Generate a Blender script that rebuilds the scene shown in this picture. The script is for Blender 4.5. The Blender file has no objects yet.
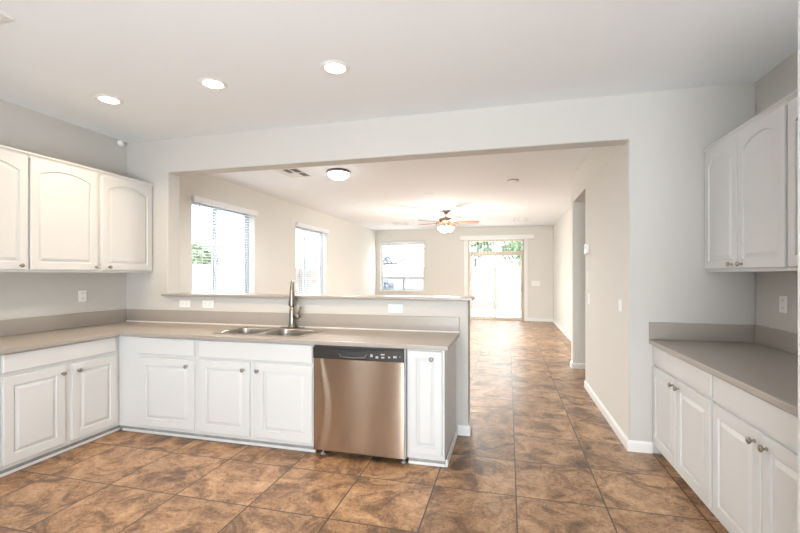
import bpy, bmesh, math, random
from mathutils import Vector, Matrix
random.seed(7)
C = bpy.context.scene.collection
PI = math.pi

# ------------------------------------------------------------------ camera, sky, exposure
cam_d = bpy.data.cameras.new('camera')
cam_d.sensor_width = 36.0
cam_d.lens = 420.4 / 800 * 36.0
cam_d.shift_y = 7.74 / 800
cam_d.clip_start = 0.05
cam = bpy.data.objects.new('camera', cam_d)
C.objects.link(cam)
cam.location = (0, 0, 1.4)
cam.rotation_euler = (PI / 2, 0, 0.252)
bpy.context.scene.camera = cam

vs = bpy.context.scene.view_settings
vs.view_transform = 'Standard'
vs.look = 'None'
vs.gamma = 1.0
vs.exposure = 0.58
try:
    vs.use_curve_mapping = False
except Exception:
    pass

SKY = 6.8
world = bpy.data.worlds.new('sky')
bpy.context.scene.world = world
world.use_nodes = True
bgn = world.node_tree.nodes['Background']
bgn.inputs['Color'].default_value = (0.93, 0.97, 1.0, 1)
bgn.inputs['Strength'].default_value = SKY


def portal(name, loc, rot, sx, sy):
    """daylight portal in a window opening (guides the sky's light through it, gives off none itself)"""
    l = bpy.data.lights.new(name, 'AREA')
    l.shape = 'RECTANGLE'
    l.size = sx
    l.size_y = sy
    l.cycles.is_portal = True
    o = bpy.data.objects.new(name, l)
    C.objects.link(o)
    o.location = loc
    o.rotation_euler = rot
    return o


# geometry of the place (metres; the camera stands at the origin, Y runs to the far wall)
CEIL = 2.83
XL, XR = -4.015, 1.785           # kitchen side walls
YB, YB2 = 3.682, 3.853           # dividing wall, kitchen face and far face
XFL = -4.18                      # family room left wall
XP = 0.929                       # passage wall
XF = 1.28                        # far part of the right wall
YF = 13.1                        # far wall
YR = -2.3                        # wall behind the camera
WT = 0.16

WIN1 = (4.85, 6.31, 0.80, 2.47)
WIN2 = (7.75, 9.25, 0.80, 2.45)
WIN3 = (-4.02, -2.58, 0.88, 2.47)
DOOR1 = (-1.20, 0.46, 0.0, 2.45)
WINR = (-1.6, 0.75, 0.02, 2.5)
WINS = (-2.97, -2.82, 0.1, 2.4)

portal('portal_garden_near', (XFL - WT - .02, (WIN1[0] + WIN1[1]) / 2, (WIN1[2] + WIN1[3]) / 2), (0, -PI / 2, 0), WIN1[3] - WIN1[2], WIN1[1] - WIN1[0])
portal('portal_garden_far', (XFL - WT - .02, (WIN2[0] + WIN2[1]) / 2, (WIN2[2] + WIN2[3]) / 2), (0, -PI / 2, 0), WIN2[3] - WIN2[2], WIN2[1] - WIN2[0])
portal('portal_far_window', ((WIN3[0] + WIN3[1]) / 2, YF + WT + .02, (WIN3[2] + WIN3[3]) / 2), (-PI / 2, 0, 0), WIN3[1] - WIN3[0], WIN3[3] - WIN3[2])
portal('portal_patio_door', ((DOOR1[0] + DOOR1[1]) / 2, YF + WT + .02, (DOOR1[2] + DOOR1[3]) / 2), (-PI / 2, 0, 0), DOOR1[1] - DOOR1[0], DOOR1[3] - DOOR1[2])
rear_d = bpy.data.lights.new('rear_fill', 'AREA')      # added fill standing in for daylight, outside the unseen rear door
rear_d.shape = 'RECTANGLE'
rear_d.size = WINR[1] - WINR[0]
rear_d.size_y = 1.9
rear_d.energy = 345
rear_d.color = (.94, .965, 1)
rear = bpy.data.objects.new('rear_fill', rear_d)
C.objects.link(rear)
rear.location = ((WINR[0] + WINR[1]) / 2, YR - WT - 1.0, .75)
rear.rotation_euler = (PI / 2 + math.radians(64), 0, 0)      # tilted up so the added fill favours the ceiling


# ------------------------------------------------------------------ materials
def new_mat(name):
    m = bpy.data.materials.new(name)
    m.use_nodes = True
    nt = m.node_tree
    return m, nt, nt.nodes['Principled BSDF']


def simple(name, col, rough=.5, metal=0.0, noise=0.0, nscale=8.0, bump=0.0, bscale=200.0, spec=None, aniso=0.0, coat=0.0):
    m, nt, p = new_mat(name)
    p.inputs['Base Color'].default_value = (*col, 1)
    p.inputs['Roughness'].default_value = rough
    p.inputs['Metallic'].default_value = metal
    if spec is not None:
        p.inputs['Specular IOR Level'].default_value = spec
    if aniso:
        p.inputs['Anisotropic'].default_value = aniso
    if coat:
        p.inputs['Coat Weight'].default_value = coat
        p.inputs['Coat Roughness'].default_value = .15
    tc = nt.nodes.new('ShaderNodeTexCoord')
    if noise:
        n = nt.nodes.new('ShaderNodeTexNoise')
        n.inputs['Scale'].default_value = nscale
        n.inputs['Detail'].default_value = 5
        nt.links.new(tc.outputs['Object'], n.inputs['Vector'])
        r = nt.nodes.new('ShaderNodeValToRGB')
        r.color_ramp.elements[0].position = .3
        r.color_ramp.elements[1].position = .7
        r.color_ramp.elements[0].color = (*[c * (1 - noise) for c in col], 1)
        r.color_ramp.elements[1].color = (*[min(1, c * (1 + noise)) for c in col], 1)
        nt.links.new(n.outputs['Fac'], r.inputs['Fac'])
        nt.links.new(r.outputs['Color'], p.inputs['Base Color'])
    if bump:
        n = nt.nodes.new('ShaderNodeTexNoise')
        n.inputs['Scale'].default_value = bscale
        n.inputs['Detail'].default_value = 3
        nt.links.new(tc.outputs['Object'], n.inputs['Vector'])
        b = nt.nodes.new('ShaderNodeBump')
        b.inputs['Strength'].default_value = bump
        b.inputs['Distance'].default_value = .002
        nt.links.new(n.outputs['Fac'], b.inputs['Height'])
        nt.links.new(b.outputs['Normal'], p.inputs['Normal'])
    return m


def emit(name, col, strength):
    m, nt, p = new_mat(name)
    p.inputs['Base Color'].default_value = (.9, .9, .88, 1)
    p.inputs['Emission Color'].default_value = (*col, 1)
    p.inputs['Emission Strength'].default_value = strength
    return m


def glass_mat():
    m = bpy.data.materials.new('window_glass')
    m.use_nodes = True
    nt = m.node_tree
    nt.nodes.clear()
    out = nt.nodes.new('ShaderNodeOutputMaterial')
    mix = nt.nodes.new('ShaderNodeMixShader')
    tr = nt.nodes.new('ShaderNodeBsdfTransparent')
    gl = nt.nodes.new('ShaderNodeBsdfGlossy')
    gl.inputs['Roughness'].default_value = .01
    lw = nt.nodes.new('ShaderNodeLayerWeight')
    pw = nt.nodes.new('ShaderNodeMath'); pw.operation = 'POWER'; pw.inputs[1].default_value = 5
    fr = nt.nodes.new('ShaderNodeMath'); fr.operation = 'MULTIPLY_ADD'; fr.inputs[1].default_value = .8; fr.inputs[2].default_value = .04
    nt.links.new(lw.outputs['Facing'], pw.inputs[0])
    nt.links.new(pw.outputs[0], fr.inputs[0])
    tr.inputs['Color'].default_value = (.97, .98, .98, 1)
    nt.links.new(fr.outputs[0], mix.inputs['Fac'])
    nt.links.new(tr.outputs[0], mix.inputs[1])
    nt.links.new(gl.outputs[0], mix.inputs[2])
    nt.links.new(mix.outputs[0], out.inputs['Surface'])
    return m


def tile_mat(x0, y0, t):
    m, nt, p = new_mat('stone_look_tile')
    N = nt.nodes.new
    L = nt.links.new
    tc = N('ShaderNodeTexCoord')
    sub = N('ShaderNodeVectorMath'); sub.operation = 'SUBTRACT'; sub.inputs[1].default_value = (x0, y0, 0)
    L(tc.outputs['Object'], sub.inputs[0])
    sc = N('ShaderNodeVectorMath'); sc.operation = 'SCALE'; sc.inputs['Scale'].default_value = 1 / t
    L(sub.outputs[0], sc.inputs[0])
    fl = N('ShaderNodeVectorMath'); fl.operation = 'FLOOR'; L(sc.outputs[0], fl.inputs[0])
    fr = N('ShaderNodeVectorMath'); fr.operation = 'FRACTION'; L(sc.outputs[0], fr.inputs[0])
    sep = N('ShaderNodeSeparateXYZ'); L(fr.outputs[0], sep.inputs[0])

    def edge(s):
        a = N('ShaderNodeMath'); a.operation = 'SUBTRACT'; a.inputs[0].default_value = 1; L(s, a.inputs[1])
        b = N('ShaderNodeMath'); b.operation = 'MINIMUM'; L(s, b.inputs[0]); L(a.outputs[0], b.inputs[1])
        return b.outputs[0]
    mn = N('ShaderNodeMath'); mn.operation = 'MINIMUM'
    L(edge(sep.outputs['X']), mn.inputs[0]); L(edge(sep.outputs['Y']), mn.inputs[1])
    gm = N('ShaderNodeMapRange'); gm.inputs['From Min'].default_value = .006; gm.inputs['From Max'].default_value = .010
    L(mn.outputs[0], gm.inputs['Value'])
    wn = N('ShaderNodeTexWhiteNoise'); wn.noise_dimensions = '3D'; L(fl.outputs[0], wn.inputs['Vector'])
    off = N('ShaderNodeVectorMath'); off.operation = 'SCALE'; off.inputs['Scale'].default_value = 9.0
    L(wn.outputs['Color'], off.inputs[0])
    add = N('ShaderNodeVectorMath'); add.operation = 'ADD'; L(tc.outputs['Object'], add.inputs[0]); L(off.outputs[0], add.inputs[1])
    n1 = N('ShaderNodeTexNoise'); n1.inputs['Scale'].default_value = 4.2; n1.inputs['Detail'].default_value = 9
    n1.inputs['Roughness'].default_value = .62; n1.inputs['Distortion'].default_value = 1.1
    L(add.outputs[0], n1.inputs['Vector'])
    n2 = N('ShaderNodeTexNoise'); n2.inputs['Scale'].default_value = 19; n2.inputs['Detail'].default_value = 8
    n2.inputs['Roughness'].default_value = .7; n2.inputs['Distortion'].default_value = 2.2
    L(add.outputs[0], n2.inputs['Vector'])
    r1 = N('ShaderNodeValToRGB')
    e = r1.color_ramp.elements
    e[0].position = .30; e[0].color = (.085, .044, .022, 1)
    e[1].position = .72; e[1].color = (.60, .385, .215, 1)
    a = e.new(.41); a.color = (.215, .112, .052, 1)
    a = e.new(.52); a.color = (.415, .235, .117, 1)
    L(n1.outputs['Fac'], r1.inputs['Fac'])
    r2 = N('ShaderNodeValToRGB')
    e = r2.color_ramp.elements
    e[0].position = .36; e[0].color = (.42, .38, .36, 1)
    e[1].position = .56; e[1].color = (1.0, 1.0, 1.0, 1)
    a = e.new(.68); a.color = (1.3, 1.3, 1.3, 1)
    L(n2.outputs['Fac'], r2.inputs['Fac'])
    mu = N('ShaderNodeMix'); mu.data_type = 'RGBA'; mu.blend_type = 'MULTIPLY'; mu.inputs['Factor'].default_value = .7
    L(r1.outputs['Color'], mu.inputs['A']); L(r2.outputs['Color'], mu.inputs['B'])
    n3 = N('ShaderNodeTexNoise'); n3.inputs['Scale'].default_value = 9; n3.inputs['Detail'].default_value = 6
    n3.inputs['Roughness'].default_value = .6; n3.inputs['Distortion'].default_value = 1.5
    L(add.outputs[0], n3.inputs['Vector'])
    s3 = N('ShaderNodeMath'); s3.operation = 'SUBTRACT'; s3.inputs[1].default_value = .5; L(n3.outputs['Fac'], s3.inputs[0])
    a3 = N('ShaderNodeMath'); a3.operation = 'ABSOLUTE'; L(s3.outputs[0], a3.inputs[0])
    v3 = N('ShaderNodeMapRange'); v3.inputs['From Max'].default_value = .022; v3.inputs['To Min'].default_value = .5; L(a3.outputs[0], v3.inputs['Value'])
    g3 = N('ShaderNodeMapRange'); g3.inputs['From Min'].default_value = .42; g3.inputs['From Max'].default_value = .58; g3.inputs['To Min'].default_value = 0; L(n1.outputs['Fac'], g3.inputs['Value'])
    m3 = N('ShaderNodeMath'); m3.operation = 'MAXIMUM'; L(v3.outputs[0], m3.inputs[0]); L(g3.outputs[0], m3.inputs[1])
    mv = N('ShaderNodeVectorMath'); mv.operation = 'SCALE'; L(mu.outputs['Result'], mv.inputs[0]); L(m3.outputs[0], mv.inputs['Scale'])
    # a little change of tone from tile to tile
    tv = N('ShaderNodeMapRange'); tv.inputs['To Min'].default_value = .88; tv.inputs['To Max'].default_value = 1.12
    L(wn.outputs['Value'], tv.inputs['Value'])
    ts = N('ShaderNodeVectorMath'); ts.operation = 'SCALE'
    L(mv.outputs[0], ts.inputs[0]); L(tv.outputs['Result'], ts.inputs['Scale'])
    gx = N('ShaderNodeMix'); gx.data_type = 'RGBA'
    gx.inputs['A'].default_value = (.06, .038, .026, 1)
    L(gm.outputs['Result'], gx.inputs['Factor']); L(ts.outputs[0], gx.inputs['B'])
    L(gx.outputs['Result'], p.inputs['Base Color'])
    rr = N('ShaderNodeMapRange'); rr.inputs['To Min'].default_value = .55; rr.inputs['To Max'].default_value = .45
    p.inputs['Coat Weight'].default_value = .45
    p.inputs['Coat Roughness'].default_value = .24
    p.inputs['Specular IOR Level'].default_value = .6
    L(n1.outputs['Fac'], rr.inputs['Value'])
    L(rr.outputs['Result'], p.inputs['Roughness'])
    h = N('ShaderNodeMath'); h.operation = 'MULTIPLY_ADD'; h.inputs[1].default_value = .25
    L(n1.outputs['Fac'], h.inputs[0]); L(gm.outputs['Result'], h.inputs[2])
    b = N('ShaderNodeBump'); b.inputs['Strength'].default_value = .1; b.inputs['Distance'].default_value = .002
    L(h.outputs[0], b.inputs['Height']); L(b.outputs['Normal'], p.inputs['Normal'])
    return m


M = {}
M['wall'] = simple('wall_paint', (.585, .57, .54), .75, bump=.12, bscale=90, spec=.25)
M['wall_lit'] = simple('lit_wall_paint', (.71, .70, .66), .75, bump=.12, bscale=90, spec=.25)  # kitchen wall paint lightened to stand in for brighter light in the family room
M['ceiling'] = simple('ceiling_paint', (.875, .91, .94), .85, bump=.12, bscale=70, spec=.2)
M['tile'] = tile_mat(.048, 3.798, .523)
M['trim'] = simple('white_trim_paint', (.83, .83, .82), .4)
M['cab'] = simple('white_cabinet_paint', (.66, .67, .67), .38)
M['kick'] = simple('shade_grey_toe_board', (.36, .36, .35), .6, noise=.18, nscale=14)  # mottled grey paints in the shade under the cabinets
M['counter'] = simple('greige_solid_surface', (.37, .335, .30), .30, noise=.06, nscale=160)
M['caulk'] = simple('white_caulk', (.85, .84, .82), .5)
M['plate'] = simple('white_plastic', (.85, .85, .84), .35)
M['slot'] = simple('dark_slot', (.05, .05, .05), .6)
M['nickel'] = simple('brushed_nickel', (.34, .31, .27), .28, metal=1)
M['steel'] = simple('stainless_steel', (.50, .48, .45), .28, metal=1)
M['black'] = simple('black_plastic', (.028, .024, .022), .35)
M['grey'] = simple('grey_plastic', (.32, .32, .32), .5)
M['lip'] = simple('dark_grey_lip', (.14, .135, .13), .35)
M['mark'] = simple('white_print', (.42, .42, .42), .6)
M['vinyl'] = simple('grey_white_vinyl', (.46, .50, .54), .45)
M['almond'] = simple('almond_metal_frame', (.60, .52, .40), .5)
M['blind'] = simple('white_blind', (.80, .81, .82), .5)
M['glass'] = glass_mat()
M['vent'] = simple('white_vent_metal', (.78, .77, .75), .5)
M['duct'] = simple('dark_duct', (.06, .06, .065), .8)
M['lamp'] = emit('recessed_lens', (1, .92, .80), 14)
M['dome'] = emit('dome_glass', (1, .97, .92), 9)
M['shade'] = emit('fan_light_glass', (1, .95, .86), 6)
M['bronze'] = simple('antique_bronze', (.23, .14, .085), .4, metal=.8)
M['pewter'] = simple('pewter_metal', (.30, .28, .25), .4, metal=.9)
M['blade'] = simple('wood_fan_blade', (.30, .12, .06), .45, noise=.3, nscale=20)
M['patio'] = simple('patio_concrete', (.72, .72, .71), .9, noise=.08, nscale=3)
M['fence'] = simple('weathered_board_wall', (.18, .16, .15), .9, noise=.1, nscale=5)
M['bark'] = simple('grey_bark', (.09, .075, .07), .9, noise=.3, nscale=20)
M['leaf'] = simple('green_leaves', (.15, .21, .12), .7, noise=.35, nscale=9)
M['leaf2'] = simple('blue_green_leaves', (.13, .155, .18), .7, noise=.3, nscale=9)


def brushed_steel():
    """dishwasher door: fine upright brush lines"""
    m, nt, p = new_mat('brushed_steel_door')
    p.inputs['Metallic'].default_value = 1
    p.inputs['Base Color'].default_value = (.56, .47, .39, 1)
    p.inputs['Roughness'].default_value = .24
    p.inputs['Anisotropic'].default_value = .95
    p.inputs['Anisotropic Rotation'].default_value = .25
    tg = nt.nodes.new('ShaderNodeTangent'); tg.direction_type = 'RADIAL'; tg.axis = 'Z'
    nt.links.new(tg.outputs[0], p.inputs['Tangent'])
    tc = nt.nodes.new('ShaderNodeTexCoord')
    mp = nt.nodes.new('ShaderNodeMapping')
    mp.inputs['Scale'].default_value = (3, 3, 300)
    n = nt.nodes.new('ShaderNodeTexNoise')
    n.inputs['Scale'].default_value = 1
    nt.links.new(tc.outputs['Object'], mp.inputs['Vector'])
    nt.links.new(mp.outputs[0], n.inputs['Vector'])
    r = nt.nodes.new('ShaderNodeMapRange')
    r.inputs['To Min'].default_value = .23
    r.inputs['To Max'].default_value = .26
    nt.links.new(n.outputs['Fac'], r.inputs['Value'])
    nt.links.new(r.outputs['Result'], p.inputs['Roughness'])
    return m


M['door_steel'] = brushed_steel()


# ------------------------------------------------------------------ helpers
def tag(o, label=None, cat=None, group=None, kind=None):
    if label: o['label'] = label
    if cat: o['category'] = cat
    if group: o['group'] = group
    if kind: o['kind'] = kind
    return o


def thing(name, label, cat, loc, group=None):
    o = bpy.data.objects.new(name, None)
    o.empty_display_size = .05
    C.objects.link(o)
    o.location = loc
    return tag(o, label, cat, group)


def origin_of(o):
    v = Vector((0, 0, 0))
    while o is not None:
        v += Vector(o.location)
        o = o.parent
    return v


def obj(name, bm, mat, parent=None, origin=None, smooth=False, bevel=0, segs=2, autosmooth=False):
    """link a bmesh given in world coordinates as one mesh object"""
    bmesh.ops.remove_doubles(bm, verts=bm.verts, dist=1e-6)
    bmesh.ops.recalc_face_normals(bm, faces=bm.faces)
    o_par = origin_of(parent) if parent else Vector((0, 0, 0))
    o_self = Vector(origin) if origin is not None else o_par
    bmesh.ops.translate(bm, verts=bm.verts, vec=-o_self)
    me = bpy.data.meshes.new(name)
    bm.to_mesh(me)
    bm.free()
    if smooth:
        for p in me.polygons:
            p.use_smooth = True
    me.materials.append(M[mat] if isinstance(mat, str) else mat)
    o = bpy.data.objects.new(name, me)
    C.objects.link(o)
    o.location = o_self - o_par
    if parent: o.parent = parent
    if bevel:
        b = o.modifiers.new('bevel', 'BEVEL')
        b.width = bevel
        b.segments = segs
        b.limit_method = 'ANGLE'
        b.angle_limit = math.radians(40)
    return o


def struct(name, bm, mat, bevel=0, segs=2, parent=None, smooth=False):
    o = obj(name, bm, mat, parent, bevel=bevel, segs=segs, smooth=smooth)
    if parent is None: o['kind'] = 'structure'
    return o


def B():
    return bmesh.new()


def add_box(bm, x0, x1, y0, y1, z0, z1):
    x0, x1 = min(x0, x1), max(x0, x1)
    y0, y1 = min(y0, y1), max(y0, y1)
    z0, z1 = min(z0, z1), max(z0, z1)
    v = [bm.verts.new(p) for p in ((x0, y0, z0), (x1, y0, z0), (x1, y1, z0), (x0, y1, z0),
                                   (x0, y0, z1), (x1, y0, z1), (x1, y1, z1), (x0, y1, z1))]
    for f in ((0, 3, 2, 1), (4, 5, 6, 7), (0, 1, 5, 4), (1, 2, 6, 5), (2, 3, 7, 6), (3, 0, 4, 7)):
        bm.faces.new([v[i] for i in f])
    return bm


def box(*a):
    return add_box(B(), *a)


# frames: (a along, n outwards, z up) -> world
def F_back(y):     # faces the camera (-Y)
    return lambda a, n, z: (a, y - n, z)


def F_left(x):     # on the left wall, faces +X
    return lambda a, n, z: (x + n, a, z)


def F_right(x):    # on the right wall, faces -X
    return lambda a, n, z: (x - n, a, z)


def F_ceil(z0):    # hangs under a ceiling: a = X, n = down, z = Y
    return lambda a, n, z: (a, z, z0 - n)


def fbox(F, a0, a1, n0, n1, z0, z1):
    p, q = F(a0, n0, z0), F(a1, n1, z1)
    return box(p[0], q[0], p[1], q[1], p[2], q[2])


def add_fbox(bm, F, a0, a1, n0, n1, z0, z1):
    p, q = F(a0, n0, z0), F(a1, n1, z1)
    return add_box(bm, p[0], q[0], p[1], q[1], p[2], q[2])


def grid_prism(F, us, vs_, inside, n0, n1):
    """a slab in the (a,z) plane of frame F made of the grid cells for which inside(uc,vc) holds; one connected mesh"""
    bm = B()
    cache = {}

    def V(i, j, k):
        key = (i, j, k)
        if key not in cache:
            cache[key] = bm.verts.new(F(us[i], n1 if k else n0, vs_[j]))
        return cache[key]
    nu, nv = len(us) - 1, len(vs_) - 1
    ins = [[inside((us[i] + us[i + 1]) / 2, (vs_[j] + vs_[j + 1]) / 2) for j in range(nv)] for i in range(nu)]

    def g(i, j):
        return 0 <= i < nu and 0 <= j < nv and ins[i][j]
    for i in range(nu):
        for j in range(nv):
            if not ins[i][j]: continue
            for k in (0, 1):
                bm.faces.new([V(i, j, k), V(i + 1, j, k), V(i + 1, j + 1, k), V(i, j + 1, k)])
            if not g(i - 1, j): bm.faces.new([V(i, j, 0), V(i, j + 1, 0), V(i, j + 1, 1), V(i, j, 1)])
            if not g(i + 1, j): bm.faces.new([V(i + 1, j, 0), V(i + 1, j + 1, 0), V(i + 1, j + 1, 1), V(i + 1, j, 1)])
            if not g(i, j - 1): bm.faces.new([V(i, j, 0), V(i + 1, j, 0), V(i + 1, j, 1), V(i, j, 1)])
            if not g(i, j + 1): bm.faces.new([V(i, j + 1, 0), V(i + 1, j + 1, 0), V(i + 1, j + 1, 1), V(i, j + 1, 1)])
    bmesh.ops.recalc_face_normals(bm, faces=bm.faces)
    bmesh.ops.dissolve_limit(bm, angle_limit=.01, verts=bm.verts, edges=bm.edges)
    return bm


def holed(F, a0, a1, z0, z1, holes, n0, n1):
    us = sorted({a0, a1, *[h[0] for h in holes], *[h[1] for h in holes]})
    vs_ = sorted({z0, z1, *[h[2] for h in holes], *[h[3] for h in holes]})

    def inside(u, v):
        return not any(h[0] < u < h[1] and h[2] < v < h[3] for h in holes)
    return grid_prism(F, us, vs_, inside, n0, n1)


def add_loft(bm, loops, cap0=True, cap1=True, close=True):
    vl = [[bm.verts.new(p) for p in lp] for lp in loops]
    n = len(vl[0])
    for a, b in zip(vl, vl[1:]):
        for i in range(n if close else n - 1):
            j = (i + 1) % n
            bm.faces.new([a[i], a[j], b[j], b[i]])
    if cap0: bm.faces.new(vl[0])
    if cap1: bm.faces.new(vl[-1])
    return bm


def add_lathe(bm, base, axis, prof, seg=24, cap0=True, cap1=True):
    """prof: list of (distance along axis, radius)"""
    axis = Vector(axis).normalized()
    t = Vector((0, 0, 1)) if abs(axis.z) < .9 else Vector((1, 0, 0))
    u = axis.cross(t).normalized()
    w = axis.cross(u)
    base = Vector(base)
    loops = [[base + axis * s + (u * math.cos(2 * PI * i / seg) + w * math.sin(2 * PI * i / seg)) * max(r, 1e-4) for i in range(seg)] for s, r in prof]
    return add_loft(bm, loops, cap0, cap1)


def lathe(base, axis, prof, seg=24):
    return add_lathe(B(), base, axis, prof, seg)


def add_tube(bm, pts, rad, seg=12):
    """tube along a polyline; rad a number or a list"""
    pts = [Vector(p) for p in pts]
    n = len(pts)
    rs = rad if isinstance(rad, (list, tuple)) else [rad] * n
    loops = []
    prev = None
    for i, p in enumerate(pts):
        d = (pts[min(i + 1, n - 1)] - pts[max(i - 1, 0)]).normalized()
        if prev is None:
            t = Vector((0, 0, 1)) if abs(d.z) < .9 else Vector((1, 0, 0))
            u = d.cross(t).normalized()
        else:
            u = (prev - d * prev.dot(d)).normalized()
        prev = u
        w = d.cross(u)
        loops.append([p + (u * math.cos(2 * PI * k / seg) + w * math.sin(2 * PI * k / seg)) * rs[i] for k in range(seg)])
    return add_loft(bm, loops)


def tube(pts, rad, seg=12):
    return add_tube(B(), pts, rad, seg)


def rrect(x0, x1, y0, y1, r, k=5):
    """rounded rectangle outline"""
    out = []
    for cx, cy, a0 in ((x1 - r, y1 - r, 0), (x0 + r, y1 - r, 90), (x0 + r, y0 + r, 180), (x1 - r, y0 + r, 270)):
        for i in range(k + 1):
            a = math.radians(a0 + 90 * i / k)
            out.append((cx + r * math.cos(a), cy + r * math.sin(a)))
    return out


def offset_poly(pts, d):
    """inset a counter-clockwise outline by d"""
    n = len(pts)
    out = []
    for i in range(n):
        p0, p1, p2 = Vector(pts[i - 1]), Vector(pts[i]), Vector(pts[(i + 1) % n])
        e1, e2 = (p1 - p0).normalized(), (p2 - p1).normalized()
        n1, n2 = Vector((-e1.y, e1.x)), Vector((-e2.y, e2.x))
        b = (n1 + n2)
        b = b / max(.2, b.length_squared / 2) if b.length > 1e-6 else n1
        out.append((p1.x + b.x * d, p1.y + b.y * d))
    return out


def door_bm(F, a0, a1, z0, z1, thick=.02, stile=.062, arch=0.0, groove=.010):
    """raised-panel door front; arch > 0 gives the panel a curved top"""
    bm = B()
    pa0, pa1, pz0, pz1 = a0 + stile, a1 - stile, z0 + stile, z1 - stile
    K = 14 if arch else 1
    out = [(pa0, pz0), (pa1, pz0)]
    outer = [(a0, z0), (a1, z0)]
    if arch:
        # shoulders, then a smooth arc over the panel
        zs = pz1 - arch
        out.append((pa1, zs)); outer.append((a1, z1))
        sh = .10 * (pa1 - pa0)
        for i in range(1, K):
            t = i / K
            x = pa1 + (pa0 - pa1) * t
            z = zs + arch * (1 - abs(2 * t - 1) ** 2.2)
            out.append((x, z)); outer.append((a1 + (a0 - a1) * t, z1))
        out.append((pa0, zs)); outer.append((a0, z1))
    else:
        out += [(pa1, pz1), (pa0, pz1)]
        outer += [(a1, z1), (a0, z1)]
    e = .004
    shr = [(a0 + e + (x - a0) * (a1 - a0 - 2 * e) / (a1 - a0), z0 + e + (z - z0) * (z1 - z0 - 2 * e) / (z1 - z0)) for x, z in outer]
    rings = [(outer, 0), (outer, thick - e), (shr, thick), (out, thick), (offset_poly(out, .004), thick - groove),
             (offset_poly(out, .012), thick - groove), (offset_poly(out, .034), thick - .0005)]
    loops = [[F(x, n, z) for x, z in pts] for pts, n in rings]
    return add_loft(bm, loops)


def slab_front(F, a0, a1, z0, z1, thick=.02):
    e = .005
    outer = [(a0, z0), (a1, z0), (a1, z1), (a0, z1)]
    shr = [(a0 + e, z0 + e), (a1 - e, z0 + e), (a1 - e, z1 - e), (a0 + e, z1 - e)]
    return add_loft(B(), [[F(x, n, z) for x, z in pts] for pts, n in ((outer, 0), (outer, thick - e), (shr, thick))])


def axis_of(F):
    return Vector(F(0, 1, 0)) - Vector(F(0, 0, 0))


def knob(F, a, n, z, parent):
    return obj('knob', lathe(F(a, n, z), axis_of(F), [(0, .008), (.002, .009), (.006, .0055), (.014, .005), (.018, .011), (.022, .0155), (.027, .0165), (.031, .014), (.0335, .007), (.034, 0)], 18), 'nickel', parent, smooth=True)


# ------------------------------------------------------------------ the shell
struct('floor', box(-4.5, 3.4, YR - WT, YF + WT, -.12, 0), 'tile')
struct('ceiling', box(-4.5, 3.4, YR - WT, YF + WT, CEIL, CEIL + .14), 'ceiling')
struct('wall_left', box(XL - WT, XL, YR, YB, 0, CEIL), 'wall')
struct('wall_right', box(XR, XR + WT, YR, YB + .1, 0, CEIL), 'wall')
# dividing wall: opening over the half wall and the full-height passage
OXL, OXR, OZ, CAPZ = -3.474, XP, 2.472, 1.171
HWX = -.335
us = [XFL - WT, OXL, HWX, OXR, XR + .0]
zs_ = [-.03, CAPZ, OZ, CEIL + .05]


def div_in(u, v):
    if v > OZ: return True
    if u < OXL or u > OXR: return True
    return False


struct('wall_divider', grid_prism(F_back(YB), us, zs_, div_in, 0, -(YB2 - YB)), 'wall', bevel=.014, segs=4)
struct('wall_half', box(OXL - .03, HWX, YB - .0006, YB2, -.03, CAPZ), 'wall', bevel=.010, segs=3)
# passage wall, hall recess, far right wall
struct('wall_passage', box(XP - .0012, XP + .12, YB + .013, 5.63, 0, OZ + .0), 'wall_lit', bevel=.004)
struct('wall_passage_upper', box(XP - .0012, XP + .12, YB2 + .0005, 5.63, OZ, CEIL), 'wall_lit')
struct('wall_hall_header', box(XP, 2.6, 5.63, 6.7, 2.468, CEIL), 'wall_lit')
struct('wall_hall_back', box(XP, 2.6, 6.7, 6.86, 0, CEIL), 'wall_lit', bevel=.012, segs=3)
struct('wall_hall_near', box(XP + .12, 2.6, 5.5, 5.63, 0, 2.468), 'wall_lit')
struct('wall_hall_end', box(2.6, 2.7, 5.5, 6.86, 0, CEIL), 'wall_lit')
struct('wall_far_right', box(XF, XF + WT, 6.86, YF, 0, CEIL), 'wall_lit')
struct('wall_far', holed(F_back(YF), XFL - WT, XF + WT, 0, CEIL, [WIN3, DOOR1], 0, -WT), 'wall_lit')
struct('wall_garden', holed(F_left(XFL), YB2 - .01, YF, 0, CEIL, [WIN1, WIN2], 0, -WT), 'wall_lit')
struct('wall_rear', holed(lambda a, n, z: (a, YR + n, z), XL - WT, XR + WT, 0, CEIL, [WINR, WINS], 0, -WT), 'wall')

# baseboards
BH, BT = .085, .016


def board(name, F, a0, a1):
    prof = [(0, 0), (BT, 0), (BT, BH - .02), (BT * .55, BH - .006), (BT * .3, BH), (0, BH)]
    bm = add_loft(B(), [[F(a, n, z + .0005) for n, z in prof] for a in (a0, a1)])
    return struct(name, bm, 'trim')


board('baseboard_divider', F_back(YB), XP - BT, 1.09)
board('baseboard_passage', F_right(XP), YB, 5.63)
board('baseboard_hall', F_back(6.7), XP - BT, 2.6)
board('baseboard_hall_corner', F_right(XP), 6.7, 6.86)
board('baseboard_far_right', F_right(XF), 6.87, YF)
board('baseboard_far_a', F_back(YF), .56, XF)
board('baseboard_far_b', F_back(YF), XFL, -1.22)
board('baseboard_garden', F_left(XFL), YB2, YF)
board('baseboard_half_wall_front', F_back(YB), -.428, HWX + BT)
board('baseboard_half_wall_end', F_left(HWX), YB, YB2)

# ------------------------------------------------------------------ windows and patio door


def bars(F, a0, a1, z0, z1, w, n0, n1):
    return holed(F, a0, a1, z0, z1, [(a0 + w, a1 - w, z0 + w, z1 - w)], n0, n1)


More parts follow.
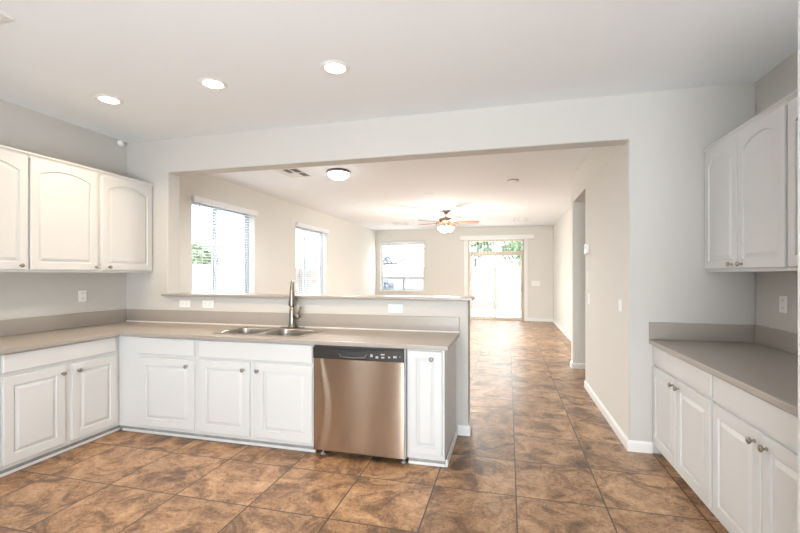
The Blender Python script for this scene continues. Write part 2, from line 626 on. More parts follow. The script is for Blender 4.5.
def slider_window(name, F, w, deep=.11):
    a0, a1, z0, z1 = w
    fr = struct(name, bars(F, a0, a1, z0, z1, .045, -deep, -deep - .045), 'vinyl', bevel=.003)
    am = a0 + .42 * (a1 - a0)
    obj('sash', bars(F, a0 + .045, am + .04, z0 + .045, z1 - .045, .05, -deep - .004, -deep - .02), 'vinyl', fr)
    obj('sash', bars(F, am - .04, a1 - .045, z0 + .045, z1 - .045, .05, -deep - .024, -deep - .04), 'vinyl', fr)
    obj('pane', fbox(F, a0 + .096, am - .011, -deep - .010, -deep - .014, z0 + .096, z1 - .096), 'glass', fr)
    obj('pane', fbox(F, am + .011, a1 - .096, -deep - .030, -deep - .034, z0 + .096, z1 - .096), 'glass', fr)
    obj('sill', fbox(F, a0 + .001, a1 - .001, -deep + .001, .012, z0 + .0005, z0 + .018), 'trim', fr)
    return fr


slider_window('window_1', F_left(XFL), WIN1)
slider_window('window_2', F_left(XFL), WIN2)
slider_window('window_4', lambda a, n, z: (a, YR + n, z), WINR)  # unseen rear door, placed and shaped to light the kitchen
w5 = struct('added_streak_window', bars(lambda a, n, z: (a, YR + n, z), *WINS, .012, -.08, -.12), 'vinyl')  # unseen slot window added to reflect as a streak in the dishwasher door
obj('pane', fbox(lambda a, n, z: (a, YR + n, z), WINS[0] + .013, WINS[1] - .013, -.098, -.102, WINS[2] + .013, WINS[3] - .013), 'glass', w5)

Fw = F_back(YF)
a0, a1, z0, z1 = WIN3
w3 = struct('window_3', bars(Fw, a0, a1, z0, z1, .04, -.09, -.14), 'vinyl', bevel=.003)
obj('meeting_rail', fbox(Fw, a0 + .04, a1 - .04, -.092, -.135, 1.255, 1.305), 'vinyl', w3)
obj('mullion', fbox(Fw, -3.295, -3.24, -.094, -.134, z0 + .04, 1.255), 'vinyl', w3)
obj('pane', fbox(Fw, a0 + .041, a1 - .041, -.112, -.116, 1.306, z1 - .041), 'glass', w3)
obj('pane', fbox(Fw, a0 + .041, -3.296, -.112, -.116, z0 + .041, 1.254), 'glass', w3)
obj('pane', fbox(Fw, -3.239, a1 - .041, -.112, -.116, z0 + .041, 1.254), 'glass', w3)
obj('sill', fbox(Fw, a0 - .03, a1 + .03, 0.0005, .03, z0 - .03, z0 + .0), 'trim', w3)

a0, a1, z0, z1 = DOOR1
d1 = struct('door_1', bars(Fw, a0, a1, z0 + .0005, z1, .045, -.03, -.13), 'almond', bevel=.003)
obj('transom_bar', fbox(Fw, a0 + .045, a1 - .045, -.032, -.125, 2.01, 2.10), 'almond', d1)
obj('transom_pane', fbox(Fw, a0 + .046, a1 - .046, -.08, -.085, 2.101, z1 - .046), 'glass', d1)
AM = -.385
obj('door_sash', bars(Fw, a0 + .046, AM + .03, .046, 2.009, .05, -.085, -.12), 'almond', d1)
obj('door_sash', bars(Fw, AM - .03, a1 - .046, .046, 2.009, .05, -.045, -.08), 'almond', d1)
obj('pane', fbox(Fw, a0 + .097, AM - .021, -.10, -.105, .097, 1.958), 'glass', d1)
obj('pane', fbox(Fw, AM + .021, a1 - .097, -.06, -.065, .097, 1.958), 'glass', d1)
hd = obj('pull_handle', tube([Fw(a1 - .07, -.044, .88), Fw(a1 - .07, -.008, .90), Fw(a1 - .07, -.004, 1.0), Fw(a1 - .07, -.008, 1.10), Fw(a1 - .07, -.044, 1.12)], .012), 'grey', d1, smooth=True)
struct('trim_1', holed(Fw, .47, .56, 0.001, 2.47, [], .0005, .022), 'trim', bevel=.004)
struct('trim_2', holed(Fw, -1.32, -1.21, 0.001, 2.47, [], .0005, .022), 'trim', bevel=.004)


# blinds on the two garden windows
def slat_blind(name, F, w, label):
    a0, a1, z0, z1 = w
    t = thing(name, label, 'blind', F((a0 + a1) / 2, 0, z0), 'slatted blinds in the garden windows')
    obj('headrail', fbox(F, a0 - .01, a1 + .03, .002, .05, z1 - .075, z1 + .005), 'blind', t, bevel=.006)
    bm = B()
    z = z0 + .06
    while z < z1 - .085:
        add_fbox(bm, F, a0 + .012, a1 - .012, -.075, -.027, z, z + .0028)
        z += .042
    s = obj('slats', bm, 'blind', t)
    obj('bottom_rail', fbox(F, a0 + .012, a1 - .012, -.075, -.027, z0 + .024, z0 + .044), 'blind', t)
    for q in (.16, .5, .84):
        aa = a0 + (a1 - a0) * q
        obj('ladder_cord', tube([F(aa, -.026, z0 + .04), F(aa, -.026, z1 - .08)], .0018, 6), 'blind', t)
    aw = a0 + (a1 - a0) * .09
    obj('tilt_wand', tube([F(aw, .012, z1 - .07), F(aw, .014, z1 - .75)], .005, 8), 'grey', t)
    return t


slat_blind('window_blind', F_left(XFL), WIN1, 'white slatted blind over the garden window nearest the kitchen, left of the faucet')
slat_blind('window_blind', F_left(XFL), WIN2, 'white slatted blind over the second garden window, seen just right of the faucet top')

t = thing('vertical_blind', 'white vertical blind with a long boxed valance over the patio sliding door', 'blind', (-.36, YF - .1, 2.45))
obj('valance', holed(Fw, -1.43, .73, 2.455, 2.575, [], .024, .13), 'trim', t, bevel=.005)
bm = B()
for k in range(17):
    x = -1.13 + k * .094
    add_box(bm, x, x + .0022, YF - .118, YF - .032, .03, 2.452)
obj('vanes', bm, 'blind', t)
t = thing('roller_shade', 'white shade rolled up at the top of the far wall window', 'blind', (-3.3, YF - .03, 2.4))
obj('shade_roll', lathe((WIN3[0] + .02, YF + .03, 2.425), (1, 0, 0), [(0, .02), (.002, .032), (WIN3[1] - WIN3[0] - .042, .032), (WIN3[1] - WIN3[0] - .04, .02)], 20), 'blind', t, smooth=True)
obj('bottom_hem', fbox(Fw, WIN3[0] + .03, WIN3[1] - .03, -.045, -.037, 2.33, 2.40), 'blind', t)

# ------------------------------------------------------------------ kitchen: base cabinets
ZC, CT = .891, .034
YFACE = 2.996       # carcass fronts; door faces stand 20 mm proud
XLF, XRF = -3.35, 1.11


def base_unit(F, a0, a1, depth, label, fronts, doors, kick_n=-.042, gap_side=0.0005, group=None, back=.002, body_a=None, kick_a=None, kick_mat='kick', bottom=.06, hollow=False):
    """F's n=0 plane is the carcass front. fronts: drawer fronts (a0,a1,z0,z1); doors: (a0,a1,z0,z1,knob a,knob z)"""
    b0, b1 = body_a or (a0, a1)
    t = thing('base_cabinet', label, 'cabinet', F((a0 + a1) / 2, -depth / 2, 0), group)
    if hollow:   # open inside, for the sink bowls
        bb = holed(lambda a, n, z: F(a, z, n), b0 + gap_side, b1 - gap_side, -depth + back, 0, [(b0 + .018, b1 - .018, -depth + .02, -.018)], bottom, ZC - CT - .001)
    else:
        bb = fbox(F, b0 + gap_side, b1 - gap_side, 0, -depth + back, bottom, ZC - CT - .001)
    obj('body', bb, 'cab', t)
    k0, k1 = kick_a or (a0, a1)
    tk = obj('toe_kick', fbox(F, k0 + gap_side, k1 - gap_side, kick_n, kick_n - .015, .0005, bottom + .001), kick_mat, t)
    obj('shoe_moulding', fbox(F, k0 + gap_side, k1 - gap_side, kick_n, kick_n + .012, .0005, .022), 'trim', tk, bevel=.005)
    for f in fronts:
        obj('drawer_front', slab_front(F, *f), 'cab', t)
    for d in doors:
        o = obj('door', door_bm(F, d[0], d[1], d[2], d[3], stile=d[6] if len(d) > 6 else .062), 'cab', t)
        knob(F, d[4], .02, d[5], o)
    return t


DZ0, DZ1 = .088, .690       # doors
FZ0, FZ1 = .712, .848       # drawer fronts
KZ = .635
# left run (faces +X)
FL = F_left(XLF)
base_unit(FL, 2.084, 2.996, .664, 'white base cabinet on the left wall, two doors under one wide drawer front',
          [(2.10, 2.955, FZ0 + .01, FZ1 + .003)],
          [(2.10, 2.516, DZ0, DZ1, 2.488, KZ), (2.568, 2.962, DZ0, DZ1, 2.612, KZ)], kick_a=(2.084, 3.036))
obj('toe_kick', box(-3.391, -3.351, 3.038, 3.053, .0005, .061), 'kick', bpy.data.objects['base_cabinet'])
base_unit(FL, 1.15, 2.083, .664, 'white base cabinet at the near end of the left counter, mostly out of view',
          [(1.18, 2.066, FZ0 + .01, FZ1 + .003)],
          [(1.18, 1.60, DZ0, DZ1, 1.57, KZ), (1.64, 2.066, DZ0, DZ1, 1.67, KZ)])
# back run (faces the camera)
FB = F_back(YFACE)
DEP = YB - YFACE
base_unit(FB, -3.35, -2.524, DEP, 'white single-door base cabinet in the inner corner, left of the sink cabinet',
          [(-3.114, -2.548, FZ0 - .002, FZ1 + .004)],
          [(-3.104, -2.548, DZ0 + .002, DZ1 - .012, -2.612, KZ - .008)], body_a=(-3.349, -2.524), kick_a=(-3.349, -2.524))
base_unit(FB, -2.523, -1.462, DEP, 'white double-door sink base cabinet below the steel sink',
          [(-2.499, -1.470, FZ0 - .004, FZ1 + .002)],
          [(-2.496, -2.019, DZ0, DZ1 - .004, -2.072, KZ - .008), (-1.958, -1.470, DZ0, DZ1 - .004, -1.942, KZ - .008)], hollow=True)
nb = base_unit(FB, -.716, -.441, DEP, 'narrow white base cabinet with one tall door, right of the dishwasher',
               [], [(-.699, -.457, .10, .846, -.532, .792, .05)], kick_a=(-.716, -.441))
obj('side_shoe', fbox(F_left(-.441), 3.03, YB - .001, .0005, .016, .0005, .055), 'trim', nb, bevel=.004)
# right run (faces -X)
FR = F_right(XRF)
base_unit(FR, 2.684, 3.68, XR - XRF, 'white base cabinet under the right counter, the far one against the back wall',
          [(2.694, 3.664, FZ0 - .002, FZ1)],
          [(3.199, 3.668, DZ0, DZ1, 3.240, KZ + .008), (2.706, 3.185, DZ0, DZ1, 3.145, KZ + .008)], kick_n=-.07, kick_mat='cab')
base_unit(FR, 1.685, 2.683, XR - XRF, 'white base cabinet under the right counter, the near one at the frame edge',
          [(1.70, 2.674, FZ0 - .002, FZ1)],
          [(2.219, 2.676, DZ0, DZ1, 2.262, KZ + .004), (1.70, 2.208, DZ0, DZ1, 2.168, KZ + .004)], kick_n=-.07, kick_mat='cab')

# ------------------------------------------------------------------ worktops
SX0, SX1, SY0, SY1 = -2.475, -1.615, 3.095, 3.55      # sink rim
t = thing('countertop', 'greige L-shaped countertop running from the left wall to the dishwasher end', 'countertop', (-2.2, 3.3, ZC))
Fz = lambda a, n, z: (a, z, ZC + n)
XCE = -.412
us = sorted([XL + .001, -3.307, SX0 + .02, SX1 - .02, XCE])
ys = sorted([1.13, 2.968, SY0 + .02, SY1 - .02, YB - .001])


def top_in(u, v):
    if SX0 + .02 < u < SX1 - .02 and SY0 + .02 < v < SY1 - .02: return False
    return u < -3.307 or v > 2.968


obj('slab', grid_prism(Fz, us, ys, top_in, -CT, 0), 'counter', t, bevel=.005, segs=3)
bm = B()
bsp = obj('backsplash', box(XL + .021, XCE - .001, YB - .02, YB - .001, ZC + .0005, 1.026), 'counter', t, bevel=.003)
bsp2 = obj('backsplash', box(XL + .001, XL + .02, 1.13, YB - .001, ZC + .0005, 1.026), 'counter', t, bevel=.003)
obj('caulk_line', box(XL + .022, XCE - .002, YB - .026, YB - .0205, ZC + .0003, ZC + .012), 'caulk', bsp)

t = thing('countertop', 'greige countertop on the right wall run with a low backsplash', 'countertop', (1.4, 2.7, ZC))
obj('slab', box(1.067, XR - .001, 1.685, YB - .001, ZC - CT, ZC), 'counter', t, bevel=.005, segs=3)
obj('backsplash', box(1.067, XR - .021, YB - .02, YB - .001, ZC + .0005, 1.026), 'counter', t, bevel=.003)
obj('backsplash', box(XR - .02, XR - .001, 1.685, YB - .001, ZC + .0005, 1.026), 'counter', t, bevel=.003)

us = [-3.524, OXL + .0005, -.300]
cap = obj('bar_ledge', grid_prism(lambda a, n, z: (a, z, CAPZ + n), us, [3.64, YB - .0005, 3.93], lambda u, v: u > OXL or v < YB, .0005, .026), 'counter', None, origin=(-1.9, 3.78, 1.171), bevel=.006, segs=3)
tag(cap, 'long greige ledge capping the half wall behind the sink', 'ledge')

# ------------------------------------------------------------------ sink and faucet
t = thing('kitchen_sink', 'stainless steel double-bowl sink set into the long countertop', 'sink', ((SX0 + SX1) / 2, (SY0 + SY1) / 2, ZC))
XM = (SX0 + SX1) / 2 - .005
b1 = rrect(SX0 + .03, XM - .018, SY0 + .035, SY1 - .05, .07, 6)
b2 = rrect(XM + .018, SX1 - .03, SY0 + .035, SY1 - .05, .07, 6)
bm = B()
edges = []
for lp in (rrect(SX0, SX1, SY0, SY1, .03, 4), b1, b2):
    v = [bm.verts.new((x, y, ZC + .004)) for x, y in lp]
    edges += [bm.edges.new((v[i], v[(i + 1) % len(v)])) for i in range(len(v))]
bmesh.ops.triangle_fill(bm, edges=edges, use_beauty=True)
ext = bmesh.ops.extrude_face_region(bm, geom=list(bm.faces))
bmesh.ops.translate(bm, verts=[g for g in ext['geom'] if isinstance(g, bmesh.types.BMVert)], vec=(0, 0, -.0035))
obj('rim', bm, 'steel', t)


def bowl(lp):
    cx = sum(p[0] for p in lp) / len(lp)
    cy = sum(p[1] for p in lp) / len(lp)
    prof = [(1.0, .0035), (.985, -.01), (.975, -.08), (.955, -.16), (.90, -.185), (.75, -.195), (.14, -.20), (.02, -.201)]
    loops = [[(cx + (x - cx) * s, cy + (y - cy) * s, ZC + dz) for x, y in lp] for s, dz in prof]
    o = obj('basin', add_loft(B(), loops, cap0=False), 'steel', t, smooth=True)
    sm = o.modifiers.new('thickness', 'SOLIDIFY'); sm.thickness = .002; sm.offset = 0
    obj('drain', lathe((cx, cy, ZC - .199), (0, 0, 1), [(0, .045), (.003, .045), (.004, .036), (.002, .03), (.0015, 0)], 20), 'steel', o, smooth=True)


bowl(b1)
bowl(b2)

fx, fy = -1.985, 3.608
t = thing('kitchen_faucet', 'brushed nickel pull-down faucet with side lever behind the sink', 'faucet', (fx, fy, ZC))
obj('deck_plate', add_loft(B(), [[(x, y, z) for x, y in rrect(fx - .125, fx + .125, fy - .03, fy + .03, .029, 6)] for z in (ZC + .0005, ZC + .007)]), 'nickel', t)
obj('body', lathe((fx, fy, ZC + .007), (0, 0, 1), [(0, .042), (.006, .042), (.016, .034), (.05, .031), (.12, .029), (.16, .026), (.19, .022)], 24), 'nickel', t, smooth=True)
path = [(fx, fy, ZC + .19), (fx, fy, ZC + .27), (fx, fy, ZC + .34)]
cz = ZC + .355
R_ = .075
ux, uy = .47, -.88
for i in range(0, 11):
    a = PI * i / 10
    path.append((fx + ux * R_ * (1 - math.cos(a)), fy + uy * R_ * (1 - math.cos(a)), cz + R_ * math.sin(a) * 1.05))
rr_ = [.020] * len(path)
obj('neck', tube(path, rr_, 16), 'nickel', t, smooth=True)
hx, hy = fx + ux * 2 * R_, fy + uy * 2 * R_
sp = obj('spray_head', lathe((hx, hy, cz + .005), (0, 0, -1), [(0, .020), (.01, .022), (.05, .025), (.10, .030), (.135, .033), (.142, .031), (.145, .022)], 24), 'nickel', t, smooth=True)
hn = obj('handle_hub', lathe((fx + .02, fy - .004, ZC + .115), (1, -.15, 0), [(0, .024), (.04, .026), (.06, .025), (.066, .015)], 20), 'nickel', t, smooth=True)
obj('lever', tube([(fx + .072, fy - .01, ZC + .12), (fx + .082, fy - .014, ZC + .165), (fx + .098, fy - .018, ZC + .205)], [.012, .011, .013], 12), 'nickel', hn, smooth=True)

# ------------------------------------------------------------------ dishwasher
DX0, DX1 = -1.459, -.721
t = thing('dishwasher', 'stainless steel dishwasher with black control strip, built in under the countertop', 'dishwasher', ((DX0 + DX1) / 2, 3.3, 0))
obj('tub', box(DX0 + .004, DX1 - .018, 3.02, YB - .03, .075, ZC - CT - .004), 'black', t)
obj('side_strip', box(DX1 - .016, DX1, 2.985, 3.05, .05, ZC - CT - .004), 'grey', t)
# door skin: gently bowed outwards, with rolled sides
NX = 80
xs = [DX0 + (DX1 - .018 - DX0) * i / NX for i in range(NX + 1)]
prof = []
for i, x in enumerate(xs):
    s = i / NX
    bulge = .003 * (1 - abs(2 * s - 1) ** 6)
    prof.append((x, 2.986 - bulge - .010 * math.exp(-((s - .62) / .06) ** 2) * .0))
DWZ0, DWZ1, DWZ2 = .047, .752, .838
bm = B()
NZ = 24
loops = []
for j in range(NZ + 1):
    q = j / NZ
    z = DWZ0 + (DWZ1 - DWZ0) * q
    wav = .001 * math.sin(PI * q)
    lp = []
    for i, (x, y) in enumerate(prof):
        s = i / NX
        xc = DX0 + .035 + .05 * math.sin(PI * min(1, q * 1.05))     # a shallow upright ripple beside the left edge
        lp.append((x, y - wav * (1 - abs(2 * s - 1) ** 3) - .0045 * math.exp(-((x - xc) / .045) ** 2), z))
    lp += [(prof[-1][0], 3.018, z), (prof[0][0], 3.018, z)]
    loops.append(lp)
dp = obj('door_panel', add_loft(bm, loops), 'door_steel', t, smooth=True)
dp.modifiers.new('edges', 'EDGE_SPLIT').split_angle = .6
Fd = F_back(2.978)
cp = obj('control_panel', holed(Fd, DX0, DX1 - .018, DWZ1 + .002, DWZ2, [(-1.245, -1.02, DWZ1 + .018, DWZ1 + .062)], .004, -.038), 'black', t, bevel=.003)
obj('handle_recess', fbox(Fd, -1.25, -1.015, -.02, -.030, DWZ1 + .012, DWZ1 + .068), 'slot', cp)
obj('handle_lip', tube([Fd(-1.245, .006, DWZ1 + .050), Fd(-1.225, .012, DWZ1 + .026), Fd(-1.13, .013, DWZ1 + .020), Fd(-1.04, .012, DWZ1 + .026), Fd(-1.02, .006, DWZ1 + .050)],   .0045, 8), 'lip', cp, smooth=True)
for x, w, z, h in ((-.985, .018, .036, .020), (-.942, .020, .026, .016), (-.898, .030, .048, .010), (-.897, .024, .026, .012), (-.848, .016, .030, .012), (-.804, .026, .034, .016), (-.766, .006, .036, .006)):
    obj('button_mark', fbox(Fd, x - w / 2, x + w / 2, .0042, .0050, DWZ1 + z - h / 2 + .006, DWZ1 + z + h / 2 + .006), 'mark', cp)
obj('top_gasket', box(DX0 + .004, DX1 - .02, 2.99, 3.03, DWZ2 + .001, ZC - CT - .003), 'slot', t)
obj('toe_panel', box(DX0 + .02, DX1 - .04, 3.09, 3.10, .004, .075), 'black', t)
for x in (DX0 + .06, DX1 - .03):
    obj('levelling_foot', lathe((x, 3.03, .0005), (0, 0, 1), [(0, .02), (.008, .02), (.012, .008), (.075, .008)], 14), 'grey', t, smooth=True)

# ------------------------------------------------------------------ upper cabinets


def upper_unit(F, a0, a1, depth, z0, z1, label, doors, group=None, end_n=0):
    t = thing('wall_cabinet', label, 'cabinet', F((a0 + a1) / 2, -depth / 2, z0), group)
    obj('body', fbox(F, a0 + .0005, a1 - .0005, 0, -depth + .002, z0, z1), 'cab', t)
    prof = [(0, 0), (.008, 0), (.010, .012), (.018, .024), (.024, .028), (.024, .040), (-.01, .040), (-.01, 0)]
    obj('cornice', add_loft(B(), [[F(a, n + .0006, z1 - .030 + z) for n, z in prof] for a in (a0 + .0005, a1 - .0005)]), 'cab', t)
    for d in doors:
        o = obj('door', door_bm(F, d[0], d[1], d[2], d[3], stile=.06, arch=.055), 'cab', t)
        knob(F, d[4], .02, d[5], o)
    return t


UZ0, UZ1 = 1.418, 2.352
FUL = F_left(-3.677)
upper_unit(FUL, 1.90, 2.4835, .338, UZ0, UZ1, 'white wall cabinet at the left photo edge with an arched door', [(1.915, 2.474, 1.436, 2.322, 2.418, 1.468)])
upper_unit(FUL, 2.4845, 3.680, .338, UZ0, UZ1, 'white two-door wall cabinet with arched panels in the left back corner',
           [(2.494, 3.056, 1.436, 2.322, 3.03, 1.468), (3.100, 3.668, 1.436, 2.322, 3.162, 1.468)])
FUR = F_right(1.463)
upper_unit(FUR, 2.701, 3.680, .322, UZ0, UZ1 - .01, 'white two-door wall cabinet with arched panels against the right back corner',
           [(3.206, 3.668, 1.438, 2.312, 3.262, 1.466), (2.710, 3.194, 1.438, 2.312, 3.142, 1.466)])
upper_unit(FUR, 1.69, 2.700, .322, UZ0, UZ1 - .01, 'white wall cabinet at the right photo edge, nearest the tall end panel',
           [(2.200, 2.690, 1.438, 2.312, 2.245, 1.466), (1.70, 2.190, 1.438, 2.312, 2.145, 1.466)])

ep = obj('tall_end_panel', box(.929, XR - .001, 1.63, 1.68, .0005, 2.38), 'cab', None, origin=(1.3, 1.66, 0), bevel=.003)
tag(ep, 'tall white end panel cut off by the right edge of the photo', 'panel')


# ------------------------------------------------------------------ electrical bits
def outlet(F, a, z, label, wide=False, w=.082, h=.112, group=None, switch=False, gangs=1):
    if wide: w, h = h * 1.2, .076
    t = thing('wall_switch' if switch else 'wall_outlet', label, 'switch' if switch else 'outlet', F(a, 0, z), group)
    c = obj('cover_plate', fbox(F, a - w / 2, a + w / 2, .0006, .007, z - h / 2, z + h / 2), 'plate', t, bevel=.003)
    if switch:
        for g in range(gangs):
            aa = a + (g - (gangs - 1) / 2) * (w / gangs)
            obj('rocker', fbox(F, aa - .018, aa + .018, .0065, .011, z - .034, z + .034), 'trim', c, bevel=.002)
    else:
        for s in (-1, 1):
            if wide:
                so = obj('socket', fbox(F, a + s * .027 - .019, a + s * .027 + .019, .0068, .009, z - .018, z + .018), 'trim', c, bevel=.003)
                for q in (-1, 1):
                    obj('slot', fbox(F, a + s * .027 - .008, a + s * .027 + .008, .0088, .0095, z + q * .008 - .0015, z + q * .008 + .0015), 'grey', so) if False else None
                obj('slot', fbox(F, a + s * .027 - .009, a + s * .027 + .005, .0088, .0095, z - .0085, z - .0055), 'grey', so).name = 'slot'
                obj('slot', fbox(F, a + s * .027 - .009, a + s * .027 + .005, .0088, .0095, z + .0055, z + .0085), 'grey', so)
            else:
                so = obj('socket', fbox(F, a - .019, a + .019, .0068, .009, z + s * .026 - .017, z + s * .026 + .017), 'trim', c, bevel=.003)
                obj('slot', fbox(F, a - .0085, a - .0055, .0088, .0095, z + s * .026 - .005, z + s * .026 + .009), 'grey', so)
                obj('slot', fbox(F, a + .0055, a + .0085, .0088, .0095, z + s * .026 - .005, z + s * .026 + .009), 'grey', so)
    return t


FW = F_back(YB)
outlet(FW, -3.257, 1.093, 'white sideways outlet on the half wall, leftmost of the pair left of the faucet', wide=True)
outlet(FW, -2.977, 1.093, 'white sideways outlet on the half wall, the one of the pair nearer the faucet', wide=True)
outlet(FW, -.990, 1.091, 'white sideways outlet on the half wall above the dishwasher', wide=True)
outlet(F_left(XL), 3.19, 1.188, 'white upright outlet under the left wall cabinets')
outlet(F_right(XR), 3.36, 1.198, 'white upright outlet under the right wall cabinets')
FPW = F_right(XP)
outlet(FPW, 5.38, 1.11, 'white wall switch below the thermostat by the hall opening', switch=True, w=.10, h=.125)
outlet(FPW, 3.945, 1.135, 'white switch plate on the passage wall nearest the kitchen', switch=True, w=.085, h=.105)
outlet(F_back(YF), .79, 1.13, 'white wide switch plate on the far wall right of the patio door', switch=True, w=.24, h=.15, gangs=3)
outlet(F_right(XF), 12.7, .33, 'white outlet low on the right wall in the far corner', w=.09, h=.13)
outlet(F_right(XF), 10.35, .31, 'white outlet low on the right wall just beyond the hall opening', w=.1, h=.14)
t = thing('thermostat', 'white box thermostat on the passage wall beside the hall opening', 'thermostat', FPW(5.45, 0, 1.70))
th = obj('housing', fbox(FPW, 5.37, 5.53, .0006, .032, 1.645, 1.762), 'plate', t, bevel=.006)
obj('display', fbox(FPW, 5.40, 5.49, .0315, .0335, 1.70, 1.745), 'grey', th)
t = thing('cable_cover', 'thin white cable cover between the thermostat and the switch', 'cover', FPW(5.44, 0, 1.22))
obj('channel', fbox(FPW, 5.435, 5.45, .0006, .008, 1.22, 1.44), 'plate', t)
t = thing('corner_sensor', 'small white motion sensor high in the left back corner of the kitchen', 'sensor', (XL, 3.60, 2.80))
obj('sensor_housing', lathe((XL + .0008, 3.60, 2.795), (1, 0, 0), [(0, .038), (.02, .036), (.032, .028), (.04, .012), (.041, 0)], 20), 'plate', t, smooth=True)

# ------------------------------------------------------------------ ceiling things


def recessed(x, y, label):
    t = thing('recessed_light', label, 'light', (x, y, CEIL), 'recessed kitchen downlights')
    z = CEIL - .0005
    obj('trim_ring', add_loft(B(), [[(x + r * math.cos(2 * PI * i / 40), y + r * math.sin(2 * PI * i / 40), z - dz) for i in range(40)]
                                   for r, dz in ((.070, .001), (.072, .007), (.085, .008), (.099, .004), (.102, .0))], cap0=False, cap1=False), 'trim', t, smooth=True)
    obj('lens', lathe((x, y, z), (0, 0, -1), [(0, .07), (.002, .0695), (.006, .05), (.007, 0)], 32), 'lamp', t, smooth=True)
    l = bpy.data.lights.new('downlight', 'SPOT')
    l.energy = 40
    l.color = (1, .74, .48)
    l.spot_size = math.radians(150)
    l.spot_blend = 1
    l.shadow_soft_size = .06
    o = bpy.data.objects.new('downlight', l)
    C.objects.link(o)
    o.parent = t
    o.location = (0, 0, -.03)


recessed(-3.164, 2.738, 'lit recessed ceiling light, leftmost of three, nearest the left wall cabinets')
recessed(-2.144, 2.705, 'lit recessed ceiling light, the middle one of three')
recessed(-1.160, 2.704, 'lit recessed ceiling light, rightmost of three, nearest the camera')


def register(name, label, x0, x1, y0, y1, slots, mat_slots='duct', group=None):
    t = thing(name, label, 'vent', ((x0 + x1) / 2, (y0 + y1) / 2, CEIL), group)
    Fc = F_ceil(CEIL)
    fr = obj('frame', holed(Fc, x0, x1, y0, y1, slots, .0006, .012), 'vent', t, bevel=.002)
    for s in slots:
        o = obj('duct', fbox(Fc, s[0] + .0005, s[1] - .0005, .0006, .002, s[2] + .0005, s[3] - .0005), mat_slots, t)
        bm = B()
        n = max(2, int((s[3] - s[2]) / .03))
        for k in range(n):
            yy = s[2] + (s[3] - s[2]) * (k + .5) / n
            add_fbox(bm, Fc, s[0] + .001, s[1] - .001, .003, .010, yy - .002, yy + .002)
        obj('louvres', bm, 'grey' if mat_slots == 'duct' else 'vent', t)
    return t


register('ceiling_vent', 'white ceiling vent with dark louvred openings just beyond the header', -3.09, -2.74, 5.10, 5.58,
         [(-2.985, -2.895, 5.13, 5.33), (-2.875, -2.765, 5.13, 5.33), (-2.875, -2.765, 5.36, 5.56)])
register('ceiling_vent', 'flat white ceiling vent near the far left corner of the family room', -3.15, -2.72, 11.25, 11.75, [(-3.10, -2.95, 11.29, 11.71), (-2.92, -2.77, 11.29, 11.71)], 'grey')
register('ceiling_vent', 'flat white ceiling vent in front of the patio door', .12, .48, 11.25, 11.75, [(.16, .29, 11.29, 11.71), (.31, .44, 11.29, 11.71)], 'grey')
register('ceiling_vent', 'white ceiling vent at the top left edge of the photo, over the kitchen', -3.05, -2.67, 1.45, 1.735, [(-3.0, -2.71, 1.48, 1.705)], 'vent')

t = thing('flush_light', 'lit round flush-mount dome light on the ceiling past the header', 'light', (-2.275, 5.42, CEIL))
obj('base_pan', lathe((-2.275, 5.42, CEIL - .0006), (0, 0, -1), [(0, .15), (.02, .165), (.035, .16), (.036, .1)], 40), 'pewter', t, smooth=True)
prof = [(.0, .15)] + [(.085 * math.sin(a * PI / 20), .15 * math.cos(a * PI / 20)) for a in range(1, 11)]
obj('glass_dome', lathe((-2.275, 5.42, CEIL - .037), (0, 0, -1), prof, 40), 'dome', t, smooth=True)
obj('clip', lathe((-2.43, 5.40, CEIL - .03), (0, 0, -1), [(0, .010), (.02, .012), (.03, .006)], 12), 'pewter', t)

l = bpy.data.lights.new('dome_bulb', 'SPOT')
l.spot_size = math.radians(176)
l.spot_blend = .6
l.energy = 135
l.color = (1, .98, .95)
l.shadow_soft_size = .12
o = bpy.data.objects.new('dome_bulb', l)
C.objects.link(o)
o.parent = t
o.location = (0, 0, -.14)
t = thing('smoke_detector', 'small white smoke detector on the family room ceiling above the passage', 'detector', (.072, 6.62, CEIL))
d = obj('housing', lathe((.072, 6.62, CEIL - .0006), (0, 0, -1), [(0, .075), (.022, .072), (.034, .06), (.04, .03), (.041, 0)], 28), 'plate', t, smooth=True)
obj('base_ring', lathe((.072, 6.62, CEIL - .0004), (0, 0, -1), [(0, .085), (.010, .085), (.011, .076)], 28), 'pewter', d)
t = thing('ceiling_plate', 'small flat round cover plate on the ceiling in front of the fan', 'cover plate', (-1.345, 7.35, CEIL))
obj('plate', lathe((-1.345, 7.35, CEIL - .0006), (0, 0, -1), [(0, .09), (.006, .088), (.009, .08), (.0095, 0)], 28), 'ceiling', t)

